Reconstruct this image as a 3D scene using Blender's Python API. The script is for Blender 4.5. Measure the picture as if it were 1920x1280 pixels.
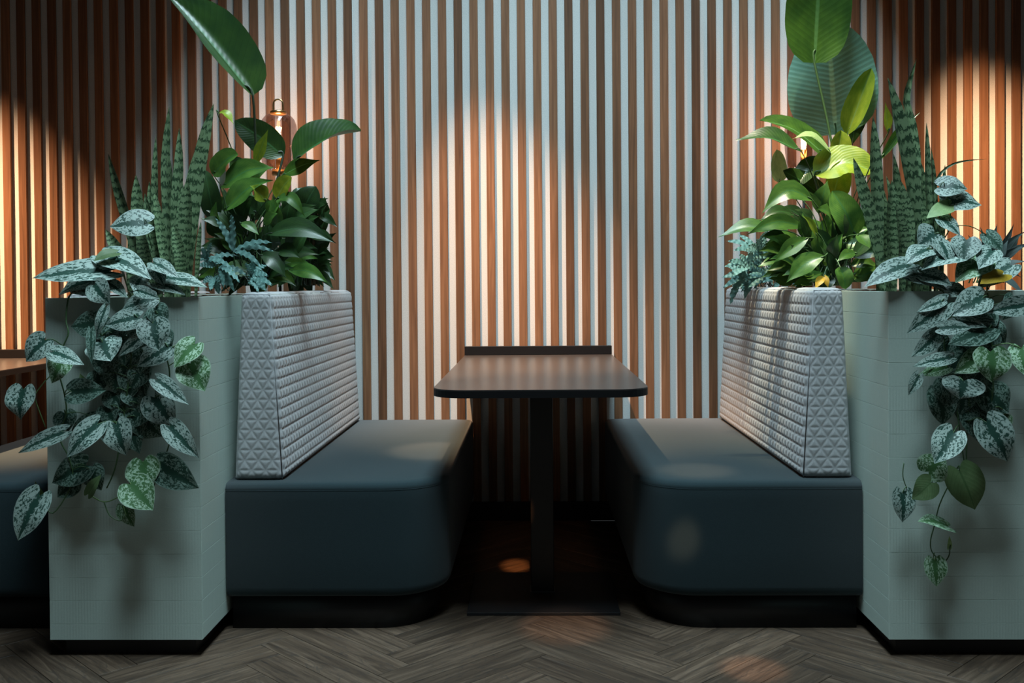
import bpy, math, random
from mathutils import Vector, Matrix
PI = math.pi
for o in list(bpy.data.objects):
    bpy.data.objects.remove(o)
scn = bpy.context.scene
COL = scn.collection
random.seed(7)

# ------------------------------------------------------------------ camera
F = 1867.0
CAM = Vector((0, 0, 1.062))
YAW, PITCH, ROLL, SY = 40 / F, 28 / F, .008, 77.0

def cam_axes():
    up = Vector((0, 0, 1))
    f = Vector((-math.sin(YAW), math.cos(YAW), 0)); r = Vector((math.cos(YAW), math.sin(YAW), 0))
    f2 = f * math.cos(PITCH) - up * math.sin(PITCH); u2 = up * math.cos(PITCH) + f * math.sin(PITCH)
    c, s = math.cos(ROLL), math.sin(ROLL)
    return r * c - u2 * s, u2 * c + r * s, f2
RT, UP, FW = cam_axes()

def at(px, py, Y):
    """point of the place seen at photo pixel (px, py) at distance Y from the camera plane"""
    d = RT * ((px - 960) / F) + UP * ((640 - SY - py) / F) + FW
    return CAM + d * (Y / d.y)

cd = bpy.data.cameras.new('camera')
cd.sensor_width = 36; cd.lens = F / 1920 * 36; cd.shift_y = -SY / 1920; cd.clip_end = 60
cam = bpy.data.objects.new('camera', cd); COL.objects.link(cam)
M = Matrix((RT, UP, -FW)).transposed().to_4x4(); M.translation = CAM
cam.matrix_world = M
scn.camera = cam

# ------------------------------------------------------------------ light
w = bpy.data.worlds.new('world'); scn.world = w; w.use_nodes = True
bg = w.node_tree.nodes['Background']
bg.inputs[0].default_value = (.72, .80, .84, 1); bg.inputs[1].default_value = .05

def area(name, loc, aim, sx, sy, power, col, spread=180):
    l = bpy.data.lights.new(name, 'AREA'); l.shape = 'RECTANGLE'; l.size = sx; l.size_y = sy
    l.energy = power; l.color = col; l.spread = math.radians(spread)
    o = bpy.data.objects.new(name, l); COL.objects.link(o); o.location = loc
    o.rotation_euler = (Vector(aim) - Vector(loc)).to_track_quat('-Z', 'Y').to_euler()
    return o

def spot(name, loc, aim, ang, power, col, blend=1.0, r=.02):
    l = bpy.data.lights.new(name, 'SPOT'); l.energy = power; l.color = col
    l.spot_size = math.radians(ang); l.spot_blend = blend; l.shadow_soft_size = r
    o = bpy.data.objects.new(name, l); COL.objects.link(o); o.location = loc
    o.rotation_euler = (Vector(aim) - Vector(loc)).to_track_quat('-Z', 'Y').to_euler()
    return o

# daylight over the roof light, and the warm ceiling spots that wash the slatted wall
area('skylight_daylight', (.05, 1.95, 6.2), (.05, 2.4, 0), 1.2, 3.3, 660, (.66, .90, 1.0))
WARM = (1.0, .58, .32)
spot('wall_spot_centre', (-.55, 3.92, 3.15), (-.13, 4.10, 1.20), 40, 1050, WARM, 1)
spot('wall_spot_left', (-2.80, 3.92, 3.15), (-2.38, 4.06, 1.15), 43, 2300, WARM, 1)
spot('wall_spot_right', (1.62, 3.92, 3.15), (2.10, 4.11, 1.35), 43, 1650, WARM, 1)
spot('plant_fill_right', (.65, 3.0, 3.2), (1.06, 3.50, 1.32), 29, 480, (1, .80, .48))  # added fill, no fixture of the room; brightens the right plants
spot('plant_fill_left', (-.75, 3.0, 3.15), (-1.0, 3.55, 1.40), 22, 45, (1, .80, .48))  # weaker added fill that lifts the left plants
SUN = (1, .62, .38)  # narrow spots added below to stand in for dappled sun patches
spot('sun_patch_fill_a', (-.20, 2.1, 3.15), (-.36, 3.62, .46), 7.5, 620, SUN, .7)
spot('sun_patch_fill_b', (.30, 2.1, 3.15), (.52, 3.22, .46), 6, 380, SUN, .9)
spot('sun_patch_fill_c', (.62, 1.2, 3.15), (.60, 2.74, 0), 3.4, 620, SUN, .7)
spot('sun_patch_fill_d', (.05, 1.0, 3.15), (.09, 3.08, 0), 5, 420, SUN, .7)
spot('sun_patch_fill_f', (.05, -.2, 3.15), (-.075, 3.76, 0), 1.25, 2400, (1, .40, .13), .3)  # added for the orange patch on the floor behind the post
spot('sun_patch_fill_e', (.45, -.5, 3.15), (.455, 3.05, .28), 1.5, 700, SUN, .8)
scn.view_settings.view_transform = 'Standard'
scn.view_settings.look = 'None'
scn.view_settings.gamma = 1
scn.view_settings.use_curve_mapping = False
scn.view_settings.exposure = 0.0

# ------------------------------------------------------------------ materials
MATS = {}
class NT:
    def __init__(s, name):
        s.m = bpy.data.materials.new(name); s.m.use_nodes = True
        s.t = s.m.node_tree; s.n = s.t.nodes; s.p = s.n['Principled BSDF']; s.out = s.n['Material Output']
        MATS[name] = s.m
    def add(s, ty, **kw):
        n = s.n.new(ty)
        for k, v in kw.items(): setattr(n, k, v)
        return n
    def link(s, a, b): s.t.links.new(a, b)
    def set(s, **kw):
        for k, v in kw.items(): s.p.inputs[k.replace('_', ' ')].default_value = v
    def coord(s, kind='Object', scale=(1, 1, 1), rnd=0.0):
        tc = s.add('ShaderNodeTexCoord'); mp = s.add('ShaderNodeMapping'); mp.inputs['Scale'].default_value = scale
        src = tc.outputs[kind]
        if rnd:
            oi = s.add('ShaderNodeObjectInfo'); mu = s.add('ShaderNodeMath', operation='MULTIPLY'); mu.inputs[1].default_value = rnd
            s.link(oi.outputs['Random'], mu.inputs[0])
            cb = s.add('ShaderNodeCombineXYZ')
            for k in range(3): s.link(mu.outputs[0], cb.inputs[k])
            s.link(cb.outputs[0], mp.inputs['Location'])
        s.link(src, mp.inputs['Vector'])
        return mp.outputs[0]
    def noise(s, vec, scale, detail=3, rough=.5, dist=0):
        n = s.add('ShaderNodeTexNoise'); n.inputs['Scale'].default_value = scale; n.inputs['Detail'].default_value = detail
        n.inputs['Roughness'].default_value = rough; n.inputs['Distortion'].default_value = dist
        s.link(vec, n.inputs['Vector']); return n.outputs['Fac']
    def ramp(s, fac, stops, interp='LINEAR'):
        r = s.add('ShaderNodeValToRGB'); e = r.color_ramp.elements; r.color_ramp.interpolation = interp
        while len(e) < len(stops): e.new(.5)
        for k, (p, c) in enumerate(stops):
            e[k].position = p; e[k].color = (*c, 1) if len(c) == 3 else c
        s.link(fac, r.inputs[0]); return r.outputs[0]
    def mix(s, fac, a, b, blend='MIX'):
        m = s.add('ShaderNodeMix', data_type='RGBA', blend_type=blend)
        for sock, v in ((m.inputs[0], fac), (m.inputs[6], a), (m.inputs[7], b)):
            if hasattr(v, 'is_output'): s.link(v, sock)
            elif isinstance(v, (int, float)): sock.default_value = v
            else: sock.default_value = (*v, 1)
        return m.outputs[2]
    def math(s, op, a, b=0.0):
        m = s.add('ShaderNodeMath', operation=op)
        for k, v in enumerate((a, b)):
            if hasattr(v, 'is_output'): s.link(v, m.inputs[k])
            else: m.inputs[k].default_value = v
        return m.outputs[0]
    def base(s, col): s.link(col, s.p.inputs['Base Color'])
    def bump(s, h, strength=.3, dist=.002):
        b = s.add('ShaderNodeBump'); b.inputs['Strength'].default_value = strength; b.inputs['Distance'].default_value = dist
        s.link(h, b.inputs['Height']); s.link(b.outputs[0], s.p.inputs['Normal'])
    def value_by_object(s, col, lo, hi):
        oi = s.add('ShaderNodeObjectInfo'); mr = s.add('ShaderNodeMapRange')
        mr.inputs[3].default_value = lo; mr.inputs[4].default_value = hi
        s.link(oi.outputs['Random'], mr.inputs[0])
        hs = s.add('ShaderNodeHueSaturation'); s.link(mr.outputs[0], hs.inputs['Value']); s.link(col, hs.inputs['Color'])
        return hs.outputs[0]
    def translucent(s, col, fac):
        t = s.add('ShaderNodeBsdfTranslucent'); s.link(col, t.inputs[0])
        mx = s.add('ShaderNodeMixShader'); mx.inputs[0].default_value = fac
        s.link(s.p.outputs[0], mx.inputs[1]); s.link(t.outputs[0], mx.inputs[2]); s.link(mx.outputs[0], s.out.inputs[0])

def plain(name, col, rough=.5, metal=0, spec=.5):
    t = NT(name); t.set(Base_Color=(*col, 1), Roughness=rough, Metallic=metal, Specular_IOR_Level=spec)
    return t

# walnut slats
t = NT('walnut')
v = t.coord('Object', (55, 55, 1.6), 37); g = t.noise(v, 1.5, 6, .6, .8)
v2 = t.coord('Object', (6, 6, .9), 11); g2 = t.noise(v2, 1.2, 2)
c = t.ramp(g, [(.25, (.100, .050, .027)), (.5, (.190, .092, .047)), (.75, (.285, .143, .075))])
c = t.mix(t.math('MULTIPLY', g2, .45), c, (.11, .052, .026))
t.base(t.value_by_object(c, .62, 1.28)); t.set(Roughness=.5, Specular_IOR_Level=.3); t.bump(g, .15, .001)
# felt
t = NT('felt'); v = t.coord('Object', (1, 1, 1)); g = t.noise(v, 260, 3, .7)
t.base(t.ramp(g, [(.3, (.50, .51, .50)), (.7, (.66, .67, .66))])); t.set(Roughness=.95, Specular_IOR_Level=.1); t.bump(g, .25, .001)
plain('black_board', (.008, .008, .009), .45)
plain('black_laminate', (.006, .006, .007), .5, 0, .25)
plain('black_metal', (.010, .010, .011), .42)
plain('steel_line', (.25, .27, .28), .35, 1)
plain('dark_ceiling', (.03, .03, .03), .8)
plain('glazing_bar', (.05, .05, .05), .5)
plain('soil', (.012, .009, .007), .95, 0, .1)
# table top
t = NT('table_top'); v = t.coord('Object', (1, 1, 1)); g = t.noise(v, 500, 2)
t.base(t.ramp(g, [(.35, (.022, .019, .018)), (.65, (.034, .030, .028))])); t.set(Roughness=.30, Specular_IOR_Level=.8); t.bump(g, .06, .0005)
# floor planks
t = NT('plank_wood')
v = t.coord('Object', (2.2, 38, 20), 53); g = t.noise(v, 1.1, 6, .62, 1.4)
v2 = t.coord('Object', (1.2, 7, 5), 29); g2 = t.noise(v2, 2.0, 3, .5, 2.0)
wv = t.math('FRACT', t.math('MULTIPLY', g2, 7.0))
c = t.ramp(g, [(.28, (.029, .018, .012)), (.5, (.078, .051, .034)), (.74, (.155, .106, .074))])
c = t.mix(t.math('MULTIPLY', t.ramp(wv, [(0, (0, 0, 0)), (.75, (.15, .15, .15)), (.92, (1, 1, 1)), (1, (0, 0, 0))]), .55), c, (.030, .026, .024))
t.base(t.value_by_object(c, .72, 1.25)); t.set(Roughness=.48, Specular_IOR_Level=.35); t.bump(g, .12, .001)
plain('floor_joint', (.022, .019, .017), .8)
# planter cladding
t = NT('sage_cladding'); v = t.coord('Object', (1, 1, 1))
wx = t.add('ShaderNodeTexWave', wave_type='BANDS', bands_direction='DIAGONAL'); wx.inputs['Scale'].default_value = 1
sep = t.add('ShaderNodeSeparateXYZ'); t.link(v, sep.inputs[0])
ribs = t.math('SINE', t.math('MULTIPLY', t.math('ADD', sep.outputs[0], sep.outputs[1]), 2 * PI / .0085))
msk = t.noise(v, 5, 2); msk = t.ramp(msk, [(.42, (0, 0, 0)), (.6, (1, 1, 1))])
fine = t.noise(v, 420, 2)
hgt = t.math('ADD', t.math('MULTIPLY', ribs, t.math('MULTIPLY', msk, .5)), t.math('MULTIPLY', fine, .8))
t.n.remove(wx)
t.base(t.ramp(fine, [(.3, (.450, .545, .490)), (.7, (.500, .595, .535))])); t.set(Roughness=.62, Specular_IOR_Level=.3); t.bump(hgt, .28, .0011)
plain('sage_carcass', (.475, .57, .51), .65)
# upholstery
def fabric(name, a, b, sc=900):
    t = NT(name); v = t.coord('Object', (1, 1, 1)); g = t.noise(v, sc, 3, .7)
    v2 = t.coord('Object', (300, 300, 1500)); g2 = t.noise(v2, 1, 2)
    t.base(t.ramp(t.math('ADD', t.math('MULTIPLY', g, .6), t.math('MULTIPLY', g2, .4)), [(.35, a), (.65, b)]))
    t.set(Roughness=.9, Specular_IOR_Level=.15, Sheen_Weight=.15, Sheen_Roughness=.5); t.bump(g, .35, .0008)
fabric('slate_fabric', (.013, .025, .029), (.022, .039, .045))
fabric('grey_quilt', (.33, .33, .34), (.50, .50, .505))
fabric('grey_piping', (.22, .22, .23), (.30, .30, .31))
# metals and glass of the lamps
plain('brass', (.48, .32, .14), .3, 1)
t = NT('amber_glass'); t.n.remove(t.p)
tr = t.add('ShaderNodeBsdfTransparent'); tr.inputs[0].default_value = (.82, .72, .70, 1)
gl = t.add('ShaderNodeBsdfGlossy'); gl.inputs['Roughness'].default_value = .04; gl.inputs[0].default_value = (.9, .85, .85, 1)
lw = t.add('ShaderNodeLayerWeight'); lw.inputs[0].default_value = .42
mx = t.add('ShaderNodeMixShader'); rr = t.math('MULTIPLY', lw.outputs['Fresnel'], .5)
t.link(rr, mx.inputs[0]); t.link(tr.outputs[0], mx.inputs[1]); t.link(gl.outputs[0], mx.inputs[2]); t.link(mx.outputs[0], t.out.inputs[0])
t = NT('bulb_glow'); t.set(Base_Color=(1, .7, .35, 1)); t.p.inputs['Emission Color'].default_value = (1, .55, .2, 1); t.p.inputs['Emission Strength'].default_value = 28

# leaves (UV: u across, v from petiole to tip)
def uvxy(t):
    tc = t.add('ShaderNodeTexCoord'); s = t.add('ShaderNodeSeparateXYZ'); t.link(tc.outputs['UV'], s.inputs[0])
    return s.outputs[0], s.outputs[1]
def satin(name, green, silver, lo=.44, hi=.52):
    t = NT(name); u, vv = uvxy(t)
    v = t.coord('UV', (11, 13, 1), 60); g = t.noise(v, 1.0, 4, .62, 1.2)
    mid = t.math('ABSOLUTE', t.math('SUBTRACT', u, .5))
    rib = t.ramp(mid, [(0, (0, 0, 0)), (.05, (.15, .15, .15)), (.13, (1, 1, 1))])
    # veins run out slanting from the midrib
    ph = t.math('SINE', t.math('MULTIPLY', t.math('SUBTRACT', vv, t.math('MULTIPLY', mid, 1.1)), 40.0))
    k = t.math('ADD', g, t.math('MULTIPLY', ph, .035))
    k = t.math('ADD', k, t.math('MULTIPLY', t.math('SUBTRACT', rib, 1.0), .22))
    edge = t.ramp(mid, [(.455, (0, 0, 0)), (.475, (1, 1, 1))])
    m = t.ramp(k, [(lo, (0, 0, 0)), (hi, (1, 1, 1))])
    c = t.mix(m, green, silver)
    c = t.mix(t.math('MULTIPLY', edge, .7), c, tuple(.8 * x + .02 for x in silver))
    t.base(t.value_by_object(c, .8, 1.15)); t.set(Roughness=.5, Specular_IOR_Level=.35); t.bump(m, .12, .001)
    t.translucent(c, .12)
satin('satin_leaf', (.016, .058, .042), (.33, .42, .375), .435, .50)
satin('satin_leaf_green', (.050, .135, .045), (.36, .50, .36), .46, .55)
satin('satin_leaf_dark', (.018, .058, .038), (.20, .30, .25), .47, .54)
def veined(name, a, b, rib, freq=26, rough=.38, tl=.25, spec=.5, slope=.9, bs=.07):
    t = NT(name); u, vv = uvxy(t)
    mid = t.math('ABSOLUTE', t.math('SUBTRACT', u, .5))
    ph = t.math('SINE', t.math('MULTIPLY', t.math('SUBTRACT', vv, t.math('MULTIPLY', mid, slope)), freq * 2 * PI))
    vn = t.ramp(ph, [(.0, (0, 0, 0)), (.86, (0, 0, 0)), (1, (1, 1, 1))])
    v = t.coord('UV', (3, 4, 1), 40); g = t.noise(v, 1.5, 3)
    c = t.ramp(g, [(.3, a), (.7, b)])
    c = t.mix(t.math('MULTIPLY', vn, .35), c, tuple(.55 * x for x in a))
    r = t.ramp(mid, [(0, (1, 1, 1)), (.018, (1, 1, 1)), (.035, (0, 0, 0))])
    c = t.mix(r, c, rib)
    c = t.value_by_object(c, .75, 1.2)
    t.base(c); t.set(Roughness=rough, Specular_IOR_Level=spec); t.bump(ph, bs, .002); t.translucent(c, tl)
veined('bird_leaf', (0.029, 0.089, 0.015), (0.065, 0.158, 0.021), (.10, .24, .07), 20, .33, .3, .5, .35)
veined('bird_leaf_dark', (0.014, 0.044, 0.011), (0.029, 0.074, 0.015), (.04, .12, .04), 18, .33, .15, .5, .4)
veined('bird_leaf_sheen', (.105, .250, .190), (.135, .300, .225), (.22, .42, .27), 24, .38, .25, .6, .25, .15)  # bluish sky sheen put into the leaf colour
veined('lily_leaf', (.045, .130, .024), (.090, .205, .036), (.05, .16, .05), 15, .36, .28)
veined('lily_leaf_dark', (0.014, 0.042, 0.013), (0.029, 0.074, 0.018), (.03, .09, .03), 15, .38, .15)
veined('lily_leaf_bright_lit', (0.160, 0.263, 0.021), (0.290, 0.378, 0.035), (.22, .36, .08), 14, .38, .4)  # yellow-green leaves; for the lit ones the light is put into the colour
veined('pale_leaf', (.200, .320, .120), (.300, .420, .180), (.24, .36, .14), 10, .5, .35)
veined('olive_leaf', (.085, .150, .055), (.120, .190, .075), (.06, .12, .04), 9, .55, .25)
veined('grey_leaf', (.060, .090, .085), (.100, .140, .130), (.10, .14, .13), 3, .6, .1)
veined('yellow_leaf', (.42, .26, .02), (.55, .36, .03), (.40, .25, .02), 8, .5, .3)
t = NT('spathe'); t.set(Base_Color=(.72, .78, .66, 1), Roughness=.5)
t = NT('snake_leaf'); u, vv = uvxy(t)
v = t.coord('UV', (5, 26, 1), 70); g = t.noise(v, 1.0, 4, .65, .4)
ph = t.math('SINE', t.math('ADD', t.math('MULTIPLY', vv, 120.0), t.math('MULTIPLY', g, 14.0)))
m = t.ramp(t.math('ADD', t.math('MULTIPLY', ph, .3), g), [(.28, (0, 0, 0)), (.50, (1, 1, 1))])
c = t.mix(m, (.022, .056, .024), (.180, .270, .140)); c = t.value_by_object(c, .7, 1.3)
t.base(c); t.set(Roughness=.45, Specular_IOR_Level=.4); t.translucent(c, .06)
t = NT('fern_leaf'); v = t.coord('UV', (4, 8, 1), 30); g = t.noise(v, 1, 2)
c = t.ramp(g, [(.3, (.095, .215, .195)), (.7, (.175, .320, .290))]); c = t.value_by_object(c, .7, 1.25)
t.base(c); t.set(Roughness=.5, Specular_IOR_Level=.3); t.translucent(c, .15)
plain('stem_green', (.050, .110, .040), .5)
plain('stem_dark', (.022, .040, .022), .5)
plain('stem_light', (.120, .210, .070), .5)

# ------------------------------------------------------------------ mesh helpers
class MB:
    def __init__(s): s.v = []; s.f = []; s.mi = []; s.uv = []
    def face(s, idx, m=0, uv=None):
        s.f.append(idx); s.mi.append(m); s.uv.append(uv)
    def box(s, a, b, m=0):
        x0, y0, z0 = a; x1, y1, z1 = b; k = len(s.v)
        s.v += [Vector(p) for p in ((x0, y0, z0), (x1, y0, z0), (x1, y1, z0), (x0, y1, z0), (x0, y0, z1), (x1, y0, z1), (x1, y1, z1), (x0, y1, z1))]
        for q in ((0, 3, 2, 1), (4, 5, 6, 7), (0, 1, 5, 4), (1, 2, 6, 5), (2, 3, 7, 6), (3, 0, 4, 7)):
            s.face([k + i for i in q], m)
        return s
    def grid(s, rows, m=0, uv=False, close=False):
        k = len(s.v); n = len(rows[0]); R = len(rows)
        for r in rows: s.v += r
        for i in range(R - 1):
            for j in range(n if close else n - 1):
                j2 = (j + 1) % n
                u = None
                if uv:
                    a = lambda ii, jj: (jj / (n - 1), ii / (R - 1))
                    u = [a(i, j), a(i, j + 1), a(i + 1, j + 1), a(i + 1, j)]
                s.face([k + i * n + j, k + i * n + j2, k + (i + 1) * n + j2, k + (i + 1) * n + j], m, u)
        return k
    def tube(s, pts, rad, n=6, m=0, sub=4, cap=True):
        P = spline(pts, sub); L = len(P)
        rr = [rad] * L if isinstance(rad, (int, float)) else [rad[0] + (rad[1] - rad[0]) * i / (L - 1) for i in range(L)]
        rows = []; prev = None
        for i, p in enumerate(P):
            d = (P[min(i + 1, L - 1)] - P[max(i - 1, 0)]).normalized()
            a = prev if prev else (Vector((0, 0, 1)) if abs(d.z) < .9 else Vector((1, 0, 0)))
            b = d.cross(a).normalized(); a = b.cross(d).normalized(); prev = a
            rows.append([p + (a * math.cos(2 * PI * j / n) + b * math.sin(2 * PI * j / n)) * rr[i] for j in range(n)])
        k = s.grid(rows, m, False, True)
        if cap:
            s.face([k + j for j in range(n)][::-1], m); s.face([k + (L - 1) * n + j for j in range(n)], m)
        return s
    def lathe(s, prof, c, n=24, m=0):
        rows = [[Vector((c[0] + r * math.cos(2 * PI * j / n), c[1] + r * math.sin(2 * PI * j / n), c[2] + z)) for j in range(n)] for r, z in prof]
        s.grid(rows, m, False, True); return s
    def build(s, name, mats, parent=None, smooth=False, flip=False, origin=None):
        off = Vector((0, 0, 0)) if origin is not None else (parent.location if parent is not None else Vector((0, 0, 0)))
        me = bpy.data.meshes.new(name)
        me.from_pydata([p - off for p in s.v], [], [f[::-1] for f in s.f] if flip else s.f)
        for m in ([mats] if isinstance(mats, str) else mats): me.materials.append(MATS[m])
        if any(s.mi):
            me.polygons.foreach_set('material_index', s.mi)
        if any(u is not None for u in s.uv):
            l = me.uv_layers.new(name='UVMap'); flat = []
            for f, u in zip(s.f, s.uv):
                q = u if u is not None else [(.5, 0)] * len(f)
                for a in q: flat += a
            l.data.foreach_set('uv', flat)
        if smooth: me.polygons.foreach_set('use_smooth', [True] * len(me.polygons))
        me.update()
        o = bpy.data.objects.new(name, me); COL.objects.link(o)
        if parent is not None: o.parent = parent
        if origin is not None: o.location = origin
        return o

def spline(P, sub):
    P = [Vector(p) for p in P]
    if sub <= 1 or len(P) < 3: 
        if len(P) == 2 and sub > 1: return [P[0].lerp(P[1], i / sub) for i in range(sub + 1)]
        return P
    out = []
    for i in range(len(P) - 1):
        p0 = P[max(i - 1, 0)]; p1 = P[i]; p2 = P[i + 1]; p3 = P[min(i + 2, len(P) - 1)]
        for k in range(sub):
            t = k / sub
            out.append(.5 * ((2 * p1) + (p2 - p0) * t + (2 * p0 - 5 * p1 + 4 * p2 - p3) * t * t + (3 * p1 - p0 - 3 * p2 + p3) * t ** 3))
    out.append(P[-1]); return out

def tag(o, label, cat, group=None, kind=None):
    o['label'] = label; o['category'] = cat
    if group: o['group'] = group
    if kind: o['kind'] = kind
    return o
def struct(o, label, cat):
    o['label'] = label; o['category'] = cat; o['kind'] = 'structure'; return o
def thing(name, label, cat, loc, group=None):
    o = bpy.data.objects.new(name, None); COL.objects.link(o); o.location = loc; o.empty_display_size = .1
    return tag(o, label, cat, group)
def bevel(o, wd, seg=2):
    b = o.modifiers.new('bevel', 'BEVEL'); b.width = wd; b.segments = seg; b.limit_method = 'ANGLE'; return o
def copy_tree(root, off, label, group=None):
    r = root.copy(); COL.objects.link(r); r.location = root.location + Vector(off); r['label'] = label
    if group: r['group'] = group
    for ch in list(root.children):
        c = ch.copy(); COL.objects.link(c); c.parent = r
        for g in list(ch.children):
            d = g.copy(); COL.objects.link(d); d.parent = c
    return r

# ------------------------------------------------------------------ the room
CX = .021
WALL = 4.5; CEIL = 3.3
wall = MB().box((-4.5, WALL, 0), (4.5, WALL + .12, CEIL)).build('wall_back', 'felt')
struct(wall, 'pale grey felt wall behind the walnut slats', 'wall')
sl_w, pitch, d = .0363, .0710, .015
sm = MB(); 
sm.box((-sl_w / 2, -d, .085), (sl_w / 2, 0, CEIL - .01))
first = None
for i in range(-52, 73):
    x = -.774 + sl_w / 2 + pitch * i
    if first is None:
        first = sm.build('slat', 'walnut', wall, origin=Vector((x, WALL, 0))); bevel(first, .0012, 1)
    else:
        o = first.copy(); COL.objects.link(o); o.parent = wall; o.location = (x, WALL, 0)
bb = MB().box((-4.5, WALL - .02, 0), (4.5, WALL, .083)).build('baseboard_back', 'black_board')
struct(bb, 'black baseboard under the slatted wall', 'baseboard')

floor = MB().box((-4.5, -3, -.08), (4.5, WALL, -.006)).build('floor', 'floor_joint')
struct(floor, 'grey brown wood plank floor laid in herringbone', 'floor')
PL, PW = .545, .109
pm = MB().box((.0008, .0008, -.006), (PL - .0008, PW - .0008, 0))
pfirst = None; cnt = 0
rest = MB()
PX = .03 - PL / math.sqrt(2)
for bi in range(-7, 8):
    for ai in range(-30, 60):
        for vert in (0, 1):
            ox = PX + bi * PL * math.sqrt(2); oy = ai * PW * math.sqrt(2)
            # staircase origin, then H runs up-right, V up-left
            rot = PI / 4
            if vert: ang = rot + PI / 2; org = Vector((ox, oy, 0))
            else: ang = rot; org = Vector((ox, oy, 0))
            mid = org + Matrix.Rotation(ang, 3, 'Z') @ Vector((PL / 2, PW / 2, 0))
            if mid.y > WALL + .05 or mid.y < -2.5 or abs(mid.x) > 4: continue
            if mid.y > 2.15 and abs(mid.x) < 2.15:
                if pfirst is None:
                    pfirst = pm.build('plank', 'plank_wood', floor, origin=org); o = pfirst; bevel(o, .0007, 1)
                else:
                    o = pfirst.copy(); COL.objects.link(o); o.parent = floor; o.location = org
                o.rotation_euler.z = ang; cnt += 1
            else:
                k = len(rest.v); R3 = Matrix.Rotation(ang, 3, 'Z')
                rest.box((.0008, .0008, -.006), (PL - .0008, PW - .0008, 0))
                for q in range(k, len(rest.v)): rest.v[q] = org + R3 @ rest.v[q]
ro = rest.build('planks_beyond', 'plank_wood', floor); ro['kind'] = 'stuff'

# ceiling with a roof light over the booth
SKX0, SKX1, SKY0, SKY1 = -.95, 1.02, .0, 4.05
cb = MB()
cb.box((-4.5, -3, CEIL), (SKX0, WALL + .12, CEIL + .25)); cb.box((SKX1, -3, CEIL), (4.5, WALL + .12, CEIL + .25))
cb.box((SKX0, SKY1, CEIL), (SKX1, WALL + .12, CEIL + .25)); cb.box((SKX0, -3, CEIL), (SKX1, SKY0, CEIL + .25))
ce = cb.build('ceiling', 'dark_ceiling'); struct(ce, 'dark ceiling open above the booth for a roof light', 'ceiling')
wb = MB()
for k in range(1, 3):
    x = SKX0 + (SKX1 - SKX0) * k / 3; wb.box((x - .015, SKY0, CEIL + .12), (x + .015, SKY1, CEIL + .17))
for k in range(1, 6):
    y = SKY0 + (SKY1 - SKY0) * k / 6; wb.box((SKX0, y - .015, CEIL + .12), (SKX1, y + .015, CEIL + .17))
wn = wb.build('window_1', 'glazing_bar'); struct(wn, 'glazing bars of the roof light', 'window')

# ------------------------------------------------------------------ planters
PF, PT, PB = 2.83, 1.037, .05
def planter(x0, x1, inner, label):
    t = thing('planter', label, 'planter', Vector(((x0 + x1) / 2, (PF + 4.46) / 2, 0)), 'sage planters beside the benches')
    b = 4.46; k = .012
    body = MB()
    for a, c in (((x0 + .004, PF + .004, PB), (x1 - .004, PF + .03, PT - .001)), ((x0 + .004, b - .03, PB), (x1 - .004, b, PT - .001)),
                 ((x0 + .004, PF + .03, PB), (x0 + .03, b - .03, PT - .001)), ((x1 - .03, PF + .03, PB), (x1 - .004, b - .03, PT - .001)),
                 ((x0 + .03, PF + .03, PB), (x1 - .03, b - .03, PB + .03))):
        body.box(a, c)
    body.build('carcass', 'sage_carcass', t)
    z = PT; rows = []
    while z > PB + .005:
        z0 = max(PB, z - .0672); rows.append((z0, z)); z = z0
    for z0, z1 in rows:
        e = .0002
        o = MB().box((x0, PF, z0 + e), (x1, PF + .004, z1 - e)).build('front_tile_row', 'sage_cladding', t); bevel(o, .0005, 1)
        if inner > 0: o = MB().box((x1 - .004, PF + .0046, z0 + e), (x1, b, z1 - e)).build('side_tile_row', 'sage_cladding', t)
        else: o = MB().box((x0, PF + .0046, z0 + e), (x0 + .004, b, z1 - e)).build('side_tile_row', 'sage_cladding', t)
        bevel(o, .0007, 1)
    MB().box((x0 + .03, PF + .035, 0), (x1 - .03, b, PB)).build('plinth', 'black_board', t)
    # soil with a crumbly top
    s = MB(); nx, ny = 14, 44
    s.grid([[Vector((x0 + .03 + (x1 - x0 - .06) * i / nx, PF + .03 + (b - PF - .06) * j / ny, 1.027 + random.uniform(-.007, .007))) for i in range(nx + 1)] for j in range(ny + 1)])
    s.build('soil', 'soil', t, flip=False)
    return t
XL0, XL1, XR0, XR1 = -1.402, -.959, 1.001, 1.445
planter(XL0, XL1, 1, 'tall sage green planter left of the benches, full of plants')
planter(XR0, XR1, -1, 'tall sage green planter at the right edge, full of plants')

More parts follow.
